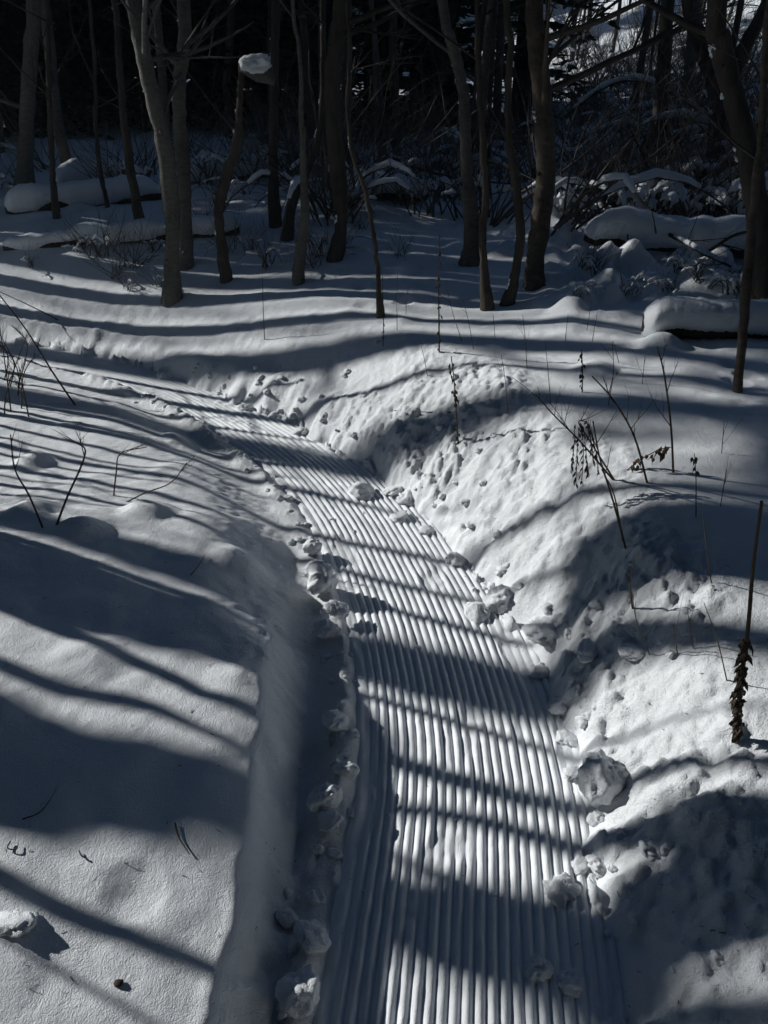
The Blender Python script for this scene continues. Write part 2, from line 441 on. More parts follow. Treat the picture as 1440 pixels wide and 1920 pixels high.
# u, v, width in the photograph, height ratio, label
for c in [
    (1128, 1470, 80, 1.35, 'large oval snow chunk with a hollow, standing on the right bank beside the ribbed path'),
    (1048, 1695, 62, .9, 'rounded snow chunk in deep shade on the right edge, below the big oval chunk'),
    (1003, 1842, 54, .85, 'pale round snow chunk sitting on the ribs near the bottom of the path'),
    (1062, 1866, 44, .7, 'shaded snow chunk touching the pale round one near the bottom of the path'),
    (940, 1130, 62, .75, 'dark shaded snow chunk where the trunk shadow meets the right edge of the path'),
    (1018, 1192, 72, .5, 'flat snow chunk lying in the broad shadow right of the path'),
    (890, 1165, 50, .6, 'low snow chunk on the ribs just left of the dark shaded one'),
    (852, 1068, 42, .8, 'snow chunk on the right edge of the path halfway up the sunlit bank'),
    (680, 942, 52, .6, 'sunlit snow chunk lying on the ribs at the path narrows, leftmost of three'),
    (738, 930, 36, .6, 'sunlit snow chunk in the middle of three at the path narrows'),
    (765, 942, 40, .75, 'rounded snow chunk at the path narrows, against the bright bank'),
    (745, 985, 34, .5, 'small flat snow chunk on the ribs below the three chunks of the narrows'),
    (607, 1105, 54, 1.15, 'upright pointed snow chunk catching the sun at the left edge of the path'),
    (632, 1160, 40, .7, 'shaded snow chunk just below the upright pointed one at the left edge'),
    (612, 1512, 52, .85, 'round sunlit snow chunk in the left windrow, crowned by light'),
    (652, 1462, 36, .6, 'brightly lit broken snow chunk touching the left edge of the ribs'),
    (628, 1370, 48, .6, 'grey snow chunk in the left windrow above the round sunlit one'),
    (622, 1556, 44, .5, 'low ragged snow chunk under the round sunlit one in the left windrow'),
    (537, 1734, 38, .85, 'small round snow chunk alone in the trough left of the path'),
    (583, 1770, 70, .4, 'ragged flat snow chunk next to the small round one in the trough'),
    (562, 1880, 76, .75, 'big craggy snow chunk in the trough at the bottom edge of the photo'),
    (608, 1196, 44, .5, 'flat snow chunk in the trough below the upright pointed chunk'),
    (1120, 1625, 44, .8, 'knobbly snow chunk above the shaded round one on the right bank'),
    (1084, 1640, 34, .8, 'lit snow chunk between the knobbly one and the ribs on the right'),
    (545, 1300, 1, .1, None),
    (460, 775, 24, .7, 'squarish small clod on the far ribs near the bend'),
    (563, 824, 26, .6, 'small clod beside the far ribs below the bend'),
    (515, 790, 20, .6, 'tiny clod between the squarish clod and the bend windrow'),
    (1010, 1275, 34, .6, 'dark snow chunk at the top end of the sunlit lower ribs'),
    (1045, 1330, 40, .6, 'white snow chunk beside the sunlit lower ribs, upper right edge'),
    (1060, 1405, 36, .6, 'grey snow chunk right of the ribs above the big oval chunk'),
    (1072, 1455, 32, .7, 'rounded snow chunk left of the big oval chunk'),
    (1118, 1538, 26, .9, 'small dark clod under the foot of the big oval chunk'),
    (1185, 1225, 50, .4, 'lumpy snow chunk below the bright ridge on the right bank'),
    (1100, 1230, 44, .4, 'soft snow chunk at the lower end of the bright ridge'),
    (30, 1738, 70, .5, 'rounded snow mound at the left border, shaded on its lower side'),
    (800, 1012, 30, .6, 'white snow chunk at the right edge of the ribs on the sunlit narrows'),
    (585, 1040, 36, .8, 'lumpy snow chunk above the upright pointed one in the left windrow'),
]:
    if c[4]: chunk(*c)
# clods of the two windrows
for i in range(230):
    tpos = 2.2+ (U(0, 1)**.8)*4.4
    j = int(np.searchsorted(EDGE_T, tpos)); a, b = EDGE_C[j-1], EDGE_C[j]; d = (b-a)/np.linalg.norm(b-a)
    nrm = np.array([d[1], -d[0]])
    W_ = float(path_width(np.array(tpos)))
    rt = i % 2
    e = W_+abs(rnd.gauss(0, .07 if i < 150 else .17))-.02 if rt else -abs(rnd.gauss(.055, .035))
    if i % 19 == 0: e = U(.05, W_)
    q = a+nrm*e
    r = U(.006, .02)*(1.0 if rt else .9)
    o = link('snow_clod', rnd.choice(CHS), None)
    zg = gz(q[0], q[1])
    if 0 < e < W_: zg = .006; r *= .6
    o.location = (q[0], q[1], zg+r*.12); o.scale = (r*U(.9, 1.3), r*U(.8, 1.2), r*U(.6, .95)); o.rotation_euler = (0, 0, U(0, 6.28))
    if 0 < e < W_: tag(o, 'small clod of snow that rolled onto the ribbed path', 'snow clod', 'clods rolled onto the ribs')
    elif rt: tag(o, 'small clod of snow along the right edge of the ribbed path', 'snow clod', 'clods along the right edge of the path')
    else: tag(o, 'small clod of snow in the windrow along the left edge of the path', 'snow clod', 'clods in the left windrow')

# ---------------------------------------------------------------- trees in view
def snow_blob(mb, c, r, seed, sq=.6):
    mb2 = []
    n, m = 8, 6
    base = len(mb.v)
    for i in range(m+1):
        ph_ = math.pi*i/m
        for k_ in range(n):
            th = 2*math.pi*k_/n
            rr = 1+.25*math.sin(th*2+seed)+.2*math.sin(ph_*3+seed*2+th)
            mb.v.append(Vector((c[0]+r*rr*math.sin(ph_)*math.cos(th), c[1]+r*rr*math.sin(ph_)*math.sin(th), c[2]+r*sq*math.cos(ph_))))
    for i in range(m):
        for k_ in range(n):
            a0 = base+i*n+k_; a1 = base+i*n+(k_+1) % n
            mb.f.append((a0, a0+n, a1+n, a1))

def snow_patch(mb, c, r, seed, sq):
    for k_ in range(4):
        rr = r*U(.45, .8); h = (k_-1.5)*r*sq*.45
        snow_blob(mb, (c[0]+U(-.3, .3)*r, c[1]+U(-.3, .3)*r, c[2]+h), rr, seed+k_*1.7, U(.7, 1.3))

def twig_fan(mb, p, d, L, r, depth, spread=.5, n=4, droop=0.):
    """a bare branch that forks"""
    pts = [Vector(p)]; d = Vector(d).normalized(); q = Vector(p)
    seg = max(3, int(L/.12)) if L > .3 else 3
    for i in range(seg):
        d = (d+Vector((U(-1, 1), U(-1, 1), U(-.8, 1)))*.13+Vector((0, 0, -droop))).normalized()
        q = q+d*(L/seg); pts.append(q.copy())
    rad = [r*(1-.75*i/seg) for i in range(seg+1)]
    mb.tube(pts, rad, n=n, cap=False)
    if depth > 0:
        for _ in range(rnd.randint(2, 4)):
            i = rnd.randint(1, seg)
            dd = (d+Vector((U(-1, 1), U(-1, 1), U(-.6, 1)))*spread*1.6).normalized()
            twig_fan(mb, pts[i], dd, L*U(.4, .65), rad[i]*.65, depth-1, spread, max(3, n-1), droop)
    return pts

def tree(label, wp, Y, mat, base=None, top=7.5, snow=0, limbs=4, name='bare_tree', group=None, cat='tree', second=None, flare=1.5):
    """wp: (u, v, width in px) from the ground up, all standing near depth Y"""
    stems = [wp]+([second[0]] if second else [])
    Ys = [Y]+([second[1]] if second else [])
    root = None
    for si, (pts, Yc) in enumerate(zip(stems, Ys)):
        P = []
        for (u, v, wd) in pts:
            (x, y, z), t = at(u, v, Yc); P.append((x, y, z, wd*.88/F_PX*t/2))
        g0 = gz(P[0][0], P[0][1])
        if root is None:
            root = empty(name, (P[0][0], P[0][1], g0)); tag(root, label, cat, group)
        o0 = np.array([*root.location, 0])
        P[0] = (P[0][0], P[0][1], min(P[0][2], g0)-.08, P[0][3]*flare)
        dx, dy, dz = [P[-1][i]-P[-2][i] for i in range(3)]; L = math.sqrt(dx*dx+dy*dy+dz*dz)
        zt = P[-1][2]; xx, yy, rr = P[-1][0], P[-1][1], P[-1][3]
        while zt < top:
            st = min(1.0, top-zt+.01); zt += st; xx += dx/dz*st*.5+U(-.08, .08) if dz > 0 else 0; yy += U(-.08, .08); rr *= .82
            P.append((xx, yy, zt, rr))
        C = catmull([np.array(p_)-o0 for p_ in P], 6)
        mb = MB(); C = [c if i < 2 else c+np.array([U(-.004, .004), U(-.004, .004), 0, 0]) for i, c in enumerate(C)]
        mb.tube([c[:3] for c in C], [max(.004, c[3])*U(.95, 1.06) for c in C], n=12, rough=.05)
        for c in C[3:]:                                   # bark knots
            if U(0, 1) < .3 and c[3] > .02:
                th = U(0, 6.28)
                snow_blob(mb, (c[0]+math.cos(th)*c[3]*.9, c[1]+math.sin(th)*c[3]*.9, c[2]), c[3]*.28, U(0, 6), .8)
        mb.build('trunk', mat, root)
        cand = [c for c in C if c[2]+root.location.z > 1.3]
        for _ in range(limbs+3 if limbs else 0):
            if not cand: break
            c = rnd.choice(cand); b = MB()
            th = U(0, 6.28)
            twig_fan(b, c[:3], (math.cos(th), math.sin(th), U(.2, 1)), U(.6, 1.5), min(.022, c[3]*.4), 3, .5, 4)
            b.build('branch', mat, root)
        if snow:
            sb = MB()
            Cs = [q_ for q_ in range(1, len(C)-1) if .05 < C[q_][2] < 3.1]
            for _ in range(max(2, snow//2)):
                if not Cs: break
                q0 = rnd.choice(Cs); q1 = min(q0+rnd.choice([1, 1, 2]), len(C)-1); sd = U(-.7, .5); pp = []; pr = []
                f0, f1 = U(0, .4), U(.5, 1)
                for f in np.linspace(f0, q1-q0-1+f1, 5+3*(q1-q0)):
                    c = C[q0+int(f)]*(1-f % 1)+C[min(q0+int(f)+1, len(C)-1)]*(f % 1)
                    pp.append((c[0]-math.cos(sd)*c[3]*.93+U(-.15, .15)*c[3], c[1]-math.sin(sd)*c[3]*.93, c[2])); pr.append(c[3]*U(.1, .34))
                pr[0] = pr[-1] = .002
                sb.tube(pp, pr, n=7, rough=.25)
            tag(sb.build('snow_patch', SNOW_SOFT, root), kind='stuff')
    return root

tree('pale twin-stemmed poplar on the left, its two bare trunks parting from one foot',
     [(322, 574, 38), (322, 500, 33), (324, 430, 32), (318, 350, 36), (305, 260, 34), (288, 185, 34), (268, 100, 34), (250, 0, 30)], 5.2, BARK_PALE, snow=9,
     second=([(346, 498, 30), (346, 420, 29), (344, 330, 29), (338, 240, 28), (336, 165, 28), (343, 90, 27), (343, 0, 28)], 5.6))
tree('thin crooked snag with a thick block of snow on its broken top',
     [(426, 532, 20), (412, 430, 20), (412, 385, 22), (425, 325, 24), (443, 275, 22), (450, 200, 14), (453, 120, 16)], 5.3, BARK_DARK, top=1.0, limbs=0, snow=10, name='broken_snag')
tree('slim tree with a wider dark foot and whip-thin bare top right of the crooked snag',
     [(557, 540, 26), (562, 480, 24), (572, 400, 20), (568, 300, 14), (565, 200, 10), (562, 100, 9), (548, 0, 9)], 5.05, BARK_PALE, snow=6, flare=1.2)
tree('dark leaning trunk with snow along its left side behind the slim tree',
     [(537, 452, 22), (545, 390, 22), (575, 320, 18), (598, 250, 14), (606, 170, 14), (605, 80, 12), (604, 0, 12)], 5.95, BARK_DARK, snow=14)
tree('stout dark tree in the centre with a low fork and brush at its foot',
     [(622, 492, 30), (640, 420, 26), (636, 350, 34), (628, 260, 34), (624, 150, 36), (632, 60, 34), (640, 0, 34)], 5.35, BARK_DARK, snow=7)
tree('thin dark sapling leaning left from its foot in the middle of the clearing',
     [(713, 600, 11), (710, 530, 11), (700, 440, 10), (685, 360, 9), (660, 280, 9), (652, 200, 8), (655, 90, 8), (650, 0, 7)], 4.25, BARK_DARK, snow=3, flare=2.2)
tree('grey curving tree with a flared snowy foot, left of the dark pair right of centre',
     [(884, 495, 48), (886, 455, 38), (882, 400, 36), (876, 330, 26), (872, 250, 25), (868, 170, 25), (850, 90, 24), (830, 0, 22)], 5.1, BARK_PALE, snow=4)
tree('slim dark stem growing from the same clump right of the grey curving tree',
     [(917, 582, 24), (908, 500, 18), (905, 430, 17), (912, 370, 16), (905, 270, 14), (898, 150, 12), (895, 0, 11)], 4.3, BARK_DARK, snow=3)
tree('dark bowed stem between the slim dark stem and the tall tan trunk',
     [(946, 572, 28), (965, 520, 20), (976, 450, 20), (972, 380, 19), (958, 290, 17), (952, 190, 15), (957, 80, 15), (950, 0, 15)], 4.35, BARK_DARK, snow=3)
tree('tall straight tan trunk with its left side lit by low sun, tallest right of centre',
     [(1003, 552, 46), (1004, 490, 40), (1012, 430, 42), (1022, 340, 42), (1022, 250, 40), (1014, 160, 40), (1005, 80, 38), (1001, 0, 36)], 4.6, BARK_TAN, snow=3, flare=1.15)
tree('reddish slender tree at the right border standing in front of the near snowy log',
     [(1385, 745, 18), (1392, 640, 19), (1400, 520, 22), (1410, 420, 18), (1422, 300, 16), (1432, 180, 15), (1440, 40, 14)], 2.85, BARK_TAN, snow=3, flare=1.2)
tree('thick leaning tree at the right border, snow on its left flank',
     [(1440, 640, 56), (1432, 500, 52), (1418, 380, 48), (1398, 270, 46), (1372, 170, 44), (1352, 80, 42), (1345, 0, 40)], 3.75, BARK_DARK, snow=22)
tree('forked tree behind the thick leaning one at the upper right border',
     [(1352, 330, 40), (1350, 250, 44), (1340, 150, 40), (1300, 40, 30), (1290, 0, 26)], 6.8, BARK_DARK, snow=8,
     second=([(1352, 300, 40), (1362, 180, 36), (1400, 80, 30), (1436, 10, 26)], 6.9))
tree('grey straight trunk in front of the sunlit slope at the upper right',
     [(1296, 215, 28), (1292, 150, 26), (1300, 70, 26), (1306, 0, 24)], 9.5, BARK_PALE, snow=3)
tree('dark trunk with rough bark left of the grey straight one near the sunlit slope',
     [(1238, 330, 26), (1240, 230, 28), (1246, 120, 28), (1252, 0, 28)], 7.6, BARK_DARK, snow=3)
tree('dark trunk at the far left edge with a pale line of light down one side',
     [(42, 372, 34), (48, 280, 32), (52, 190, 30), (58, 90, 30), (64, 0, 30)], 7.4, BARK_PALE, snow=3)
tree('thin dark trunk leaning left behind the twin-stemmed poplar',
     [(268, 448, 24), (256, 380, 20), (243, 310, 18), (232, 220, 16), (222, 100, 14), (215, 0, 13)], 6.2, BARK_DARK, snow=2)
tree('short thin dark stem in front of the upper left snowy log',
     [(106, 408, 13), (100, 350, 13), (97, 280, 12), (92, 180, 11), (90, 60, 10), (88, 0, 10)], 6.6, BARK_DARK, snow=2)
tree('straight dark trunk just right of the snow-capped snag',
     [(517, 425, 22), (512, 330, 22), (513, 220, 20), (515, 110, 20), (518, 0, 18)], 6.3, BARK_DARK, snow=6)
tree('thin dark stem leaning to the left behind the left snowy log',
     [(212, 440, 11), (200, 380, 10), (188, 320, 10), (180, 240, 9), (176, 100, 8)], 6.9, BARK_DARK, snow=1)
# thin trunks of the wood behind, all much alike
k_far = 0
for i in range(70):
    Yf = U(7.2, 17); u = U(-40, 1480)
    x0 = (u-720)/F_PX*(Yf*.87+.6); 
    if k_far >= 58: break
    k_far += 1
    z0 = gz(x0, Yf); r0 = U(.015, .06)
    mb = MB(); H_ = U(5, 9); lean = U(-.12, .12)
    P = [(lean*h+U(-.04, .04), U(-.06, .06), h-.1, max(.006, r0*(1-.07*h))) for h in (0, .7, 1.5, 2.4, 3.4, 4.6, H_)]
    C = catmull(P, 3)
    root = empty('forest_tree', (x0, Yf, z0)); tag(root, 'thin bare trunk in the dark wood behind the clearing', 'tree', 'thin trunks in the dark wood')
    mb.tube([c[:3] for c in C], [c[3] for c in C], n=7, rough=.05); mb.build('trunk', rnd.choice([BARK_DARK, BARK_DARK, BARK_PALE]), root)
    b = MB()
    for _ in range(5):
        c = rnd.choice(C[4:]); th = U(0, 6.28)
        twig_fan(b, c[:3], (math.cos(th), math.sin(th), U(-.1, .8)), U(.5, 1.4), max(.005, c[3]*.4), 2, .5, 3)
    tag(b.build('branches', BARK_DARK, root), kind='stuff')

# ---------------------------------------------------------------- conifers
def conifer_proto(H_, R_, seed, n_wh=26):
    rr = random.Random(seed)
    V = []; Fc = []
    for i in range(n_wh):
        f = i/n_wh; h = .25+f*(H_-.35); Rl = R_*(1-f)**.8*rr.uniform(.8, 1.1)
        for b in range(rr.randint(6, 8)):
            th = rr.uniform(0, 6.28); L = Rl*rr.uniform(.7, 1.1); dr = rr.uniform(.15, .45)
            ns = max(3, int(L/.13))
            for s_ in range(ns):
                g_ = (s_+.6)/ns; rad = L*g_
                c = np.array([math.cos(th)*rad, math.sin(th)*rad, h-dr*rad*g_+.12*rad])
                for side in (-1, 1, 0):
                    a_ = th+side*.9; ln = rr.uniform(.14, .26)*(1.15-g_*.5); w_ = rr.uniform(.035, .065)
                    d = np.array([math.cos(a_), math.sin(a_), rr.uniform(-.5, .15)]); q = np.array([-math.sin(a_), math.cos(a_), rr.uniform(-.5, .5)])
                    n0 = len(V)
                    V += [c-q*w_, c+q*w_, c+d*ln+q*w_*.3, c+d*ln-q*w_*.3]
                    Fc.append((n0, n0+1, n0+2, n0+3))
    me = mesh_np('crown', np.array(V), np.array(Fc), False); me.materials.append(NEEDLE)
    t = MB(); t.tube([(0, 0, -.3), (0, 0, H_*.5), (0, 0, H_*.97)], [R_*.09, R_*.06, .01], n=8)
    return me, t
def conifer(H_, R_, seed):
    me, t = conifer_proto(H_, R_, seed)
    root = empty('conifer'); link('crown', me, None, root); t.build('trunk', BARK_DARK, root)
    return root
protos = [conifer(8, 1.7, 5), conifer(9.5, 1.9, 6), conifer(6.5, 1.4, 7)]
used = [0, 0, 0]
def put_conifer(x, y, sc_, label, group, k_=None):
    k_ = rnd.randrange(3) if k_ is None else k_
    o = protos[k_] if not used[k_] else copy_tree(protos[k_])
    used[k_] = 1
    o.location = (x, y, gz(x, y)-.1); o.scale = (sc_, sc_, sc_*U(.9, 1.15)); o.rotation_euler = (0, 0, U(0, 6.28))
    tag(o, label, 'conifer', group)
    return o
# beside and behind the clearing on the sunny side; gaps let light through to the slope
for s_ in np.arange(5.2, 12.2, .8):
    for a_ in (9.5, 12.5):
        if U(0, 1) < .12: continue
        x, y = sa(s_+U(-.3, .3), a_+U(-1, 1)+max(0, 9-s_)*.4)
        if s_ < 6.7:  # low unseen conifers added to shade only the left back
            if a_ > 10: continue
            put_conifer(x, y, U(.30, .40), 'unseen young conifer added beyond the left side to shade the back of the clearing', 'young conifers added to shade the left back')
            continue
        put_conifer(x, y, U(.8, 1.15), 'tall dark conifer in the dense black stand beyond the left side of the clearing', 'conifers of the dark stand on the left')
# dense dark conifers across the middle of the back
for s_, off in ((11.5, 0), (12.2, .45), (10.7, .3)):
    for a_ in np.arange(3.9 if s_ > 11 else 5.2, 11.5, .95):
        x, y = sa(s_+U(-.15, .15), a_+off)
        put_conifer(x, y, U(.8, 1.1), 'dark conifer of the dense stand across the middle of the back', 'conifers across the middle of the back')
# far wood that closes the view
def free(x, y):
    s_ = math.cos(SUN_AZ)*x+math.sin(SUN_AZ)*y
    return not (12.6 < s_ < 17.6 or 19.4 < s_ < 21.4)
for row, (yy, st) in enumerate(((13.5, 1.7), (18.5, 1.7), (23, 1.8), (28, 2.2), (33, 2.4))):
    x = -yy*.75
    while x < yy*.95:
        xx = x+U(-.5, .5); y = yy+U(-1.2, 1.2)
        if free(xx, y) and not (row < 2 and xx > 2.6) and not (xx > 3 and yy < 30):
            put_conifer(xx, y, U(.9, 1.3)*(1+.06*row), 'dark conifer in the far wood that closes the view', 'conifers of the far wood')
        x += st
# unseen conifers added behind the camera and down-sun to block the open sky
for i in range(46):
    th = math.radians(U(-105, 105)); R_ = U(5.5, 10)
    x = math.sin(th)*R_+1.5; y = -math.cos(th)*R_+1.2
    s_ = math.cos(SUN_AZ)*x+math.sin(SUN_AZ)*y
    if (y > 0 and abs(x)/max(y, .01) < 1.1): continue
    if x < 0 and s_ > -1.2: continue
    put_conifer(x, y, U(.9, 1.3), 'unseen dark conifer added around the clearing to block the open sky', 'conifers added to block the sky')

# unseen pines added to block the sky: clean trunks, high crowns
def pine_crown(seed):
    rr = random.Random(seed); V = []; Fc = []
    for _ in range(230):
        th = rr.uniform(0, 6.28); R_ = 2.1*rr.random()**.5; h = rr.uniform(0, 4.2)
        R_ *= 1-.5*abs(h-1.4)/3
        c0 = np.array([math.cos(th)*R_, math.sin(th)*R_, h])
        for _k in range(16):
            c = c0+np.array([rr.gauss(0, .19), rr.gauss(0, .19), rr.gauss(0, .1)])
            a = np.array([rr.gauss(0, 1), rr.gauss(0, 1), rr.gauss(0, .5)]); a /= np.linalg.norm(a)
            q = np.cross(a, [rr.gauss(0, 1), rr.gauss(0, 1), rr.gauss(0, 1)]); q /= np.linalg.norm(q)+1e-6
            n0 = len(V); L = rr.uniform(.09, .17); w_ = rr.uniform(.03, .06)
            V += [c-a*L-q*w_, c-a*L+q*w_, c+a*L+q*w_, c+a*L-q*w_]; Fc.append((n0, n0+1, n0+2, n0+3))
    me = mesh_np('crown', np.array(V), np.array(Fc), False); me.materials.append(NEEDLE); return me
PINE = pine_crown(3)
pine0 = None
def put_pine(x, y, sc_):
    global pine0
    if pine0 is None:
        pine0 = empty('sky_block_pine'); t = MB(); t.tube([(0, 0, -.3), (.05, 0, 3), (-.05, .05, 6), (0, 0, 10)], [.16, .13, .1, .03], n=8); t.build('trunk', BARK_DARK, pine0)
        c = link('crown', PINE, None, pine0, (0, 0, 5.6)); o = pine0
    else: o = copy_tree(pine0)
    o.location = (x, y, gz(x, y)-.1); o.scale = (sc_,)*3; o.rotation_euler = (0, 0, U(0, 6.28))
    tag(o, 'unseen tall pine added around the path, its high crown blocking the sky', 'pine', 'tall pines added to block the sky')

# ---------------------------------------------------------------- trees off to the left that throw the shadows
TAN = math.tan(SUN_EL)
def caster(label, L, pts, mat=None, top=6.5, limbs=3, name='shade_tree', crown=0):
    """pts: (s, k, width); k is the height of the shaded point minus a*tan(elevation)"""
    mat = mat or BARK_DARK
    P = []
    for s_, k_, w_ in pts:
        x, y = sa(s_, L); P.append((x, y, k_+L*TAN, w_/2))
    z0 = gz(P[0][0], P[0][1])
    if P[0][2] > z0: P.insert(0, (*sa(pts[0][0]-(pts[min(1, len(pts)-1)][0]-pts[0][0])*.5, L), z0-.1, P[0][3]*1.15))
    if top and P[-1][2] < top:
        zt = P[-1][2]; s_ = pts[-1][0]; r_ = P[-1][3]
        while zt < top:
            zt += 1.; s_ += U(-.03, .05); r_ *= .85
            x, y = sa(s_, L); P.append((x, y, zt, r_))
    root = empty(name, (P[0][0], P[0][1], z0)); tag(root, label, 'tree', 'trees beyond the left side that shade the path')
    o0 = np.array([*root.location, 0]); C = catmull([np.array(p_)-o0 for p_ in P], 6)
    mb = MB(); mb.tube([c[:3] for c in C], [max(c[3], .003) for c in C], n=10, rough=.06); mb.build('trunk', mat, root)
    for _ in range(limbs):
        c = rnd.choice(C[len(C)//3:]); b = MB(); th = U(0, 6.28)
        twig_fan(b, c[:3], (math.cos(th), math.sin(th), U(.1, .9)), U(.5, 1.2), c[3]*.4, 2, .5, 4); b.build('branch', mat, root)
    if crown:  # high crown added above the trunk to block the open sky
        zt = P[-1][2]-z0
        cr_ = link('crown', PINE, None, root); cr_.location = (C[-1][0], C[-1][1], max(zt-1.2, 5)); cr_.rotation_euler = (0, 0, U(0, 6.28))
    return root
SH = 'tree standing beyond the left side whose shadow crosses the path'
SNAG = 'broken-off snag beyond the left side whose shadow ends on the left bank'
caster(SH, 3.2, [(.55, -.5, .045), (.55, -.24, .042), (.575, -.15, .036), (.60, 0, .03)], limbs=1)
caster(SH, 2.8, [(.40, -.7, .016), (.43, -.35, .013), (.47, -.1, .012)], top=2.2, limbs=1)
caster(SH, 6.4, [(.80, -.8, .26), (.80, -.34, .25), (.84, -.26, .20), (.92, -.18, .16), (.935, -.085, .23), (1.03, .1, .22), (1.12, .38, .27), (1.2, .7, .2)], limbs=0, crown=1)
caster(SNAG, 5.0, [(.66, -.8, .16), (.68, -.34, .15), (.73, -.30, .12), (.735, -.25, .09)], top=None, limbs=0, name='broken_snag')
caster(SH, 9, [(.78, -.1, .02), (.82, .02, .07), (.86, .12, .12), (.88, .3, .12)], limbs=0)
caster(SH, 4.2, [(.99, -.6, .05), (.99, -.41, .05), (1.05, -.29, .045), (1.045, -.2, .03), (1.05, .1, .03)], limbs=0)
caster(SH, 3.6, [(1.17, -.7, .045), (1.17, -.33, .045), (1.15, -.24, .04), (1.215, -.11, .045), (1.24, .13, .08), (1.26, .4, .10)], limbs=0)
caster(SH, 3.6, [(1.30, -.6, .05), (1.315, -.13, .062), (1.38, .2, .05)], limbs=1)
caster(SNAG, 5.2, [(1.33, -.9, .36), (1.33, -.6, .34), (1.36, -.4, .28), (1.42, -.31, .22)], top=None, limbs=0, name='broken_snag')
caster(SH, 3.4, [(1.50, -.7, .025), (1.507, -.16, .032), (1.52, .3, .015)], limbs=0, top=4)
caster(SH, 7.2, [(1.62, -.9, .17), (1.63, -.5, .18), (1.685, -.19, .25), (1.78, .2, .16), (1.72, .6, .12)], limbs=1, crown=1)
caster(SH, 8.5, [(1.78, -.35, .02), (1.84, -.12, .02), (1.93, .05, .12), (2.02, .22, .32), (2.07, .4, .38), (2.10, .7, .38)], limbs=0, crown=1)
caster(SH, 3.8, [(1.92, -.6, .03), (1.925, -.21, .038), (1.93, .0, .02)], limbs=0, top=3)
caster(SH, 4.4, [(2.07, -.6, .04), (2.07, -.37, .04), (2.10, 0, .03)], limbs=0)
caster(SH, 4.6, [(2.26, -.7, .045), (2.27, -.42, .04), (2.325, .05, .045), (2.33, .5, .05)], limbs=0)
caster(SH, 4.5, [(2.58, -1.0, .05), (2.56, -.6, .04), (2.54, -.45, .02)], limbs=1, top=None)
caster(SH, 10.5, [(2.86, -.9, .22), (2.87, -.58, .22), (2.91, -.2, .22), (2.93, .4, .18)], limbs=1, crown=1)
caster(SH, 5.2, [(3.22, -.9, .07), (3.24, -.4, .05)], limbs=1)
caster(SH, 10, [(3.60, -1.2, .22), (3.58, -.4, .24)], limbs=2, crown=1)
caster(SH, 6.0, [(3.93, -1.2, .09), (3.92, -.4, .09)], limbs=1)
caster(SH, 6.2, [(4.20, -1.2, .10), (4.25, -.4, .09)], limbs=3)
for s_, w_ in ((4.42, .2), (4.62, .12), (4.8, .22), (5.0, .16), (5.22, .26), (5.42, .2), (5.6, .22)):
    caster(SH, U(6.8, 8.2), [(s_, -1.2, w_), (s_+U(-.05, .05), -.2, w_*.9)], limbs=5, crown=int(s_ > 4.7))
for s_, w_ in ((2.45, .03), (2.2, .025), (1.86, .03), (2.75, .04), (3.05, .03), (3.4, .04), (2.02, .02), (2.34, .02), (2.65, .03)):     # saplings low on the left: streaks on the left bank
    caster(SH, U(4.2, 4.8), [(s_, -1.4, w_), (s_-.03, -1.0, w_), (s_+.02, -.72, w_*.5)], limbs=2, top=None)
# bare crowns added farther off: their twigs dim the back of the clearing
rnd.seed(909)
far0 = empty('bare_tree'); mb = MB(); mb.tube([(0, 0, -.2), (.1, 0, 3), (-.1, .1, 6), (0, 0, 9), (.1, 0, 12)], [.13, .11, .09, .06, .01], n=8); mb.build('trunk', BARK_DARK, far0)
mb = MB()
for _ in range(26):
    th = U(0, 6.28); twig_fan(mb, (0, 0, U(4.5, 11)), (math.cos(th), math.sin(th), U(.1, .9)), U(1.4, 2.6), .035, 4, .55, 4)
tag(mb.build('branches', BARK_DARK, far0), kind='stuff')
for i, (s_, a_) in enumerate(((5.7, 15), (6.6, 17), (7.6, 15.5), (6.0, 20), (8.6, 18), (14.4, 19), (16.0, 18))):
    o = far0 if i == 0 else copy_tree(far0); x, y = sa(s_, a_)
    o.location = (x, y, gz(x, y)); o.rotation_euler = (0, 0, U(0, 6.28)); tag(o, 'bare-crowned tree added far off on the sunny side to thin the sunlight', 'tree', 'bare trees added to thin the sunlight')
thin0 = empty('bare_tree'); mb = MB(); mb.tube([(0, 0, -.2), (.06, 0, 3), (-.06, .05, 6), (0, 0, 9.5)], [.07, .06, .045, .01], n=7); mb.build('trunk', BARK_DARK, thin0)
mb = MB()
for _ in range(15):
    th = U(0, 6.28); twig_fan(mb, (0, 0, U(3.6, 8.6)), (math.cos(th), math.sin(th), U(.1, 1)), U(.9, 1.3), .016, 4, .5, 3)
tag(mb.build('branches', BARK_DARK, thin0), kind='stuff')
for i, (s_, a_) in enumerate(((4.35, 14.5), (4.1, 16), (4.5, 17), (3.85, 15), (4.9, 14), (4.8, 18), (5.2, 19), (4.75, 15.6), (6.3, 16), (13.6, 14), (14.5, 15), (15.4, 14), (16.3, 15), (15.0, 17), (14.0, 16.5), (15.8, 16), (13.2, 16), (14.8, 12.5))):
    o = thin0 if i == 0 else copy_tree(thin0); x, y = sa(s_, a_)
    o.location = (x, y, gz(x, y)); o.rotation_euler = (0, 0, U(0, 6.28)); o.scale = (.55, .55, 1) if s_ < 4.6 else (1, 1, 1); tag(o, 'slim bare-crowned tree added far off on the sunny side to thin the sunlight', 'tree', 'slim bare trees added to thin the sunlight')
